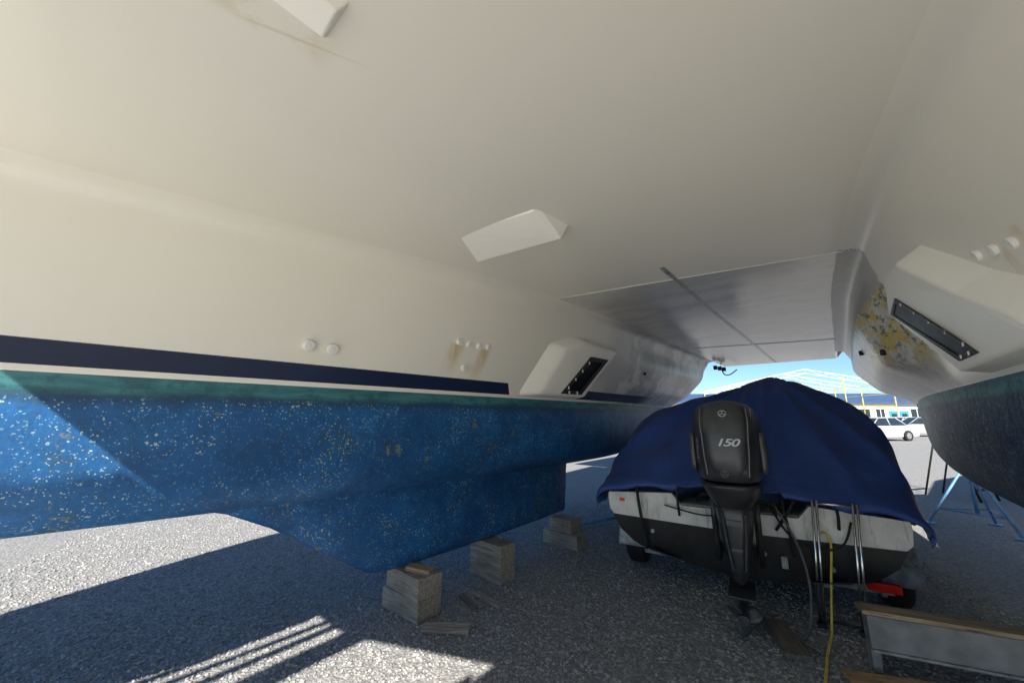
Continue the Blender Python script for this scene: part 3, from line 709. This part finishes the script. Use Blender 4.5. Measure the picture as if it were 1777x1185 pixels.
# ---------------------------------------------------------------- background
def car(p,rz,col,label):
    e=empty("parked_car",(p[0],p[1],0),rz,label,"car",group="cars parked by the shed")
    paint=simple("car_paint",col,.25,var=.03,coat=.6)
    low=[(-2.25,.42),(-2.28,.62),(-2.15,.86),(-1.35,.95),(.95,.93),(1.9,.80),(2.22,.66),(2.28,.45),(2.2,.28),(1.75,.24),(1.72,.42),(1.55,.60),(1.35,.64),(1.15,.60),(.98,.42),(.95,.24),(-.95,.24),(-.98,.42),(-1.15,.60),(-1.35,.64),(-1.55,.60),(-1.72,.42),(-1.75,.26),(-2.18,.28)]
    V=[(x,-.86,z) for x,z in low]+[(x,.86,z) for x,z in low]; n=len(low)
    F=[tuple(range(n)),tuple(range(n,2*n))]+[(k,(k+1)%n,n+(k+1)%n,n+k) for k in range(n)]
    mesh("body",V,F,paint,e,bevel=.03)
    V=[(-1.5,-.78,.93),(1.15,-.78,.91),(.45,-.62,1.40),(-.85,-.62,1.42),(-1.5,.78,.93),(1.15,.78,.91),(.45,.62,1.40),(-.85,.62,1.42)]
    mesh("cabin_glass",V,[(0,1,2,3),(4,5,6,7),(0,4,5,1),(1,5,6,2),(2,6,7,3),(3,7,4,0)],M['win'],e,bevel=.02)
    mesh("roof",[(-.9,-.63,1.41),(.48,-.63,1.39),(.48,.63,1.39),(-.9,.63,1.41),(-.8,-.55,1.46),(.38,-.55,1.45),(.38,.55,1.45),(-.8,.55,1.46)],[(0,1,2,3),(4,5,6,7),(0,4,5,1),(1,5,6,2),(2,6,7,3),(3,7,4,0)],paint,e,bevel=.01)
    for y in(-.70,.70):
        tube("pillar",[(-1.48,y+.07*(1 if y>0 else -1),.94),(-.86,y*.9,1.42)],.035,paint,e,n=6); tube("pillar",[(1.14,y+.07*(1 if y>0 else -1),.92),(.46,y*.9,1.40)],.03,paint,e,n=6); tube("pillar",[(-.2,y*1.1,.94),(-.2,y*.91,1.41)],.03,paint,e,n=6)
    for x in(-1.35,1.35):
        for y in(-.78,.78):
            w=empty("wheel",(x,y,.32),0,parent=e)
            v,f=cylvf(.32,.2,24,'y'); mesh("tyre",v,f,M['rubber'],w,bevel=.02)
            v,f=cylvf(.19,.22,16,'y'); mesh("rim",v,f,M['galv'],w,bevel=.01)
    for y in(-.6,.6):
        box("headlight",(.08,.34,.12),(2.2,y,.66),M['fwht'],e,bevel=.02); box("tail_light",(.06,.3,.13),(-2.25,y,.72),M['red'],e,bevel=.02)
car((23.2,24.6),math.radians(190),(.42,.43,.45),"pale silver sedan parked on gravel near the shed")
car((31.6,29.6),math.radians(160),(.30,.32,.35),"grey car parked behind the pale sedan")
car((36.0,35.5),math.radians(190),(.55,.56,.57),"white car parked against the shed")
shed=empty("boatyard_shed",(42,50,0),math.radians(-3),"long white single-storey shed with blue metal roof","building")
box("wall",(46,8,3.4),(0,4,1.7),M['wall'],shed,bevel=0)
V=[(-23.5,-.6,3.3),(23.5,-.6,3.3),(23.5,4,4.7),(-23.5,4,4.7),(23.5,8.6,3.3),(-23.5,8.6,3.3)]
V+= [(x,y,z-.12) for x,y,z in V]
mesh("roof",V,[(0,1,2,3),(3,2,4,5),(6,7,8,9),(9,8,10,11),(0,6,7,1),(5,11,10,4),(1,7,8,2),(2,8,10,4),(0,3,9,6),(3,5,11,9)],M['roof'],shed)
for x,w in((-17,1.6),(-11,1.6),(-6,1.6),(-1,1.6),(4,1.4),(6,1.0),(10.5,1.4),(13,1.4)):
    wn=box("window",(w,.06,1.1),(x,-.03,1.9),M['win'],shed,bevel=0); box("frame",(w+.2,.05,.1),(0,-.02,.6),M['fwht'],wn,bevel=0); box("frame",(.08,.05,1.1),(0,-.03,0),M['fwht'],wn,bevel=0)
for x in(7.6,8.9,17): 
    dr=box("door",(1.1,.08,2.2),(x,-.04,1.1),M['door'],shed,bevel=0); box("door_pane",(.6,.04,.7),(0,-.06,.4),M['win'],dr,bevel=0)
fr=empty("shed_frame",(33,42,0),math.radians(-12),"open white and yellow steel shed frame","building frame")
hw=8.0
for i in range(4):
    y=i*5.0
    for x in(-hw,hw): tube("post",[(x,y,0),(x,y,5.0)],.05,M['fyel'],fr,n=6)
    P=[]
    top=[];bot=[]
    for k in range(9):
        x=-hw+2*hw*k/8; zz=5.0+1.7*(1-abs(x)/hw); top.append((x,y,zz)); bot.append((x,y,zz-.45))
    P.append(tubevf(top,.035,6)); P.append(tubevf(bot,.028,6))
    for k in range(8): P.append(tubevf([top[k],bot[k+1]],.018,5)); P.append(tubevf([top[k],bot[k]],.018,5))
    v,f=merge(P); mesh("roof_truss",v,f,M['fwht'],fr)
for k in range(7):
    x=-hw+2*hw*k/6; zz=5.05+1.7*(1-abs(x)/hw); tube("purlin",[(x,0,zz),(x,15,zz)],.026,M['fwht'] if k%3 else M['fyel'],fr,n=6)
for x in(-hw,hw):
    for z in(2.5,3.9): tube("side_rail",[(x,0,z),(x,15,z)],.035,M['fyel'],fr,n=6)
for z in(2.6,4.4): tube("side_rail",[(2,0,z),(hw,0,z)],.035,M['fyel'],fr,n=6)
tube("post",[(3.5,0,0),(3.5,0,5.8)],.05,M['fyel'],fr,n=6)

# ---------------------------------------------------------------- ground
g=mesh("ground",[(-400,-400,0),(400,-400,0),(400,400,0),(-400,400,0)],[(0,1,2,3)],M['ground']); g["kind"]="structure"
pv=mesh("light_bounce_slab",[(-30,-40,.004),(30,-40,.004),(30,1.3,.004),(-30,1.3,.004)],[(0,1,2,3)],M['bounce_slab']); pv["kind"]="structure"  # added unseen slab behind the camera, bounces sunlight up under the hulls
def stones(n,x0,x1,y0,y1):
    bm=bmesh.new(); bmesh.ops.create_icosphere(bm,subdivisions=1,radius=1); bv=np.array([v.co[:] for v in bm.verts]); bf=np.array([[v.index for v in f.verts] for f in bm.faces]); bm.free()
    N=len(bv)
    yy=y0+(y1-y0)*rng.random(n)**1.5; xx=(x0+(x1-x0)*rng.random(n))*(.45+.55*yy/y1)*1.0
    r=rng.uniform(.0045,.0115,n); sc=np.stack([r*rng.uniform(.7,1.4,n),r*rng.uniform(.7,1.3,n),r*rng.uniform(.5,.9,n)],1)
    a=rng.random(n)*6.28
    P=bv[None]*sc[:,None]*(1+.2*rng.standard_normal((n,N,1)))
    ca,sa=np.cos(a)[:,None],np.sin(a)[:,None]
    X=P[...,0]*ca-P[...,1]*sa+xx[:,None]; Y=P[...,0]*sa+P[...,1]*ca+yy[:,None]; Z=P[...,2]+sc[:,2][:,None]*.35
    A=np.stack([X,Y,Z],-1).reshape(-1,3); Fc=(bf[None]+(np.arange(n)*N)[:,None,None]).reshape(-1,3)
    me=D.meshes.new("gravel"); me.vertices.add(len(A)); me.vertices.foreach_set("co",A.ravel()); me.loops.add(Fc.size); me.loops.foreach_set("vertex_index",Fc.ravel().astype(np.int32))
    me.polygons.add(len(Fc)); me.polygons.foreach_set("loop_start",np.arange(0,Fc.size,3,dtype=np.int32)); me.update(calc_edges=True); me.validate()
    me.materials.append(M['stone']); o=D.objects.new("gravel",me); COL.objects.link(o); o["kind"]="stuff"; o["label"]="loose grey gravel stones over the yard"
stones(44000,-6.5,5.5,1.9,7)

# ---------------------------------------------------------------- light, world, camera
trav=Vector((.083,1.247,-1.0)).normalized()
sl_=D.lights.new("sun",'SUN'); sl_.energy=11.5; sl_.angle=math.radians(.53); sl_.color=(1,.93,.81)
so_=D.objects.new("sun",sl_); so_.rotation_euler=trav.to_track_quat('-Z','Y').to_euler(); COL.objects.link(so_)
w=D.worlds.new("World"); S.world=w; w.use_nodes=True; nt=w.node_tree; bg=nt.nodes["Background"]
sk=nt.nodes.new("ShaderNodeTexSky"); sk.sky_type='NISHITA'; sk.sun_disc=False; sk.sun_elevation=math.radians(38.7); sk.sun_rotation=math.radians(183.8)
sk.dust_density=.2; sk.ozone_density=3.0; sk.air_density=.9
mx=nt.nodes.new("ShaderNodeMix"); mx.data_type='RGBA'; mx.blend_type='MULTIPLY'; mx.inputs[0].default_value=1; mx.inputs[7].default_value=(.76,.93,1.03,1)
nt.links.new(sk.outputs[0],mx.inputs[6]); nt.links.new(mx.outputs[2],bg.inputs[0]); bg.inputs[1].default_value=.145
S.view_settings.view_transform='Standard'; S.view_settings.look='None'; S.view_settings.exposure=0
cam=D.cameras.new("camera"); co=D.objects.new("camera",cam); COL.objects.link(co); co.location=(0,0,1.5)
co.rotation_euler=(math.radians(90+11.3),0,0); cam.sensor_width=36; cam.lens=13.17; cam.clip_end=2000; cam.clip_start=.02
S.camera=co
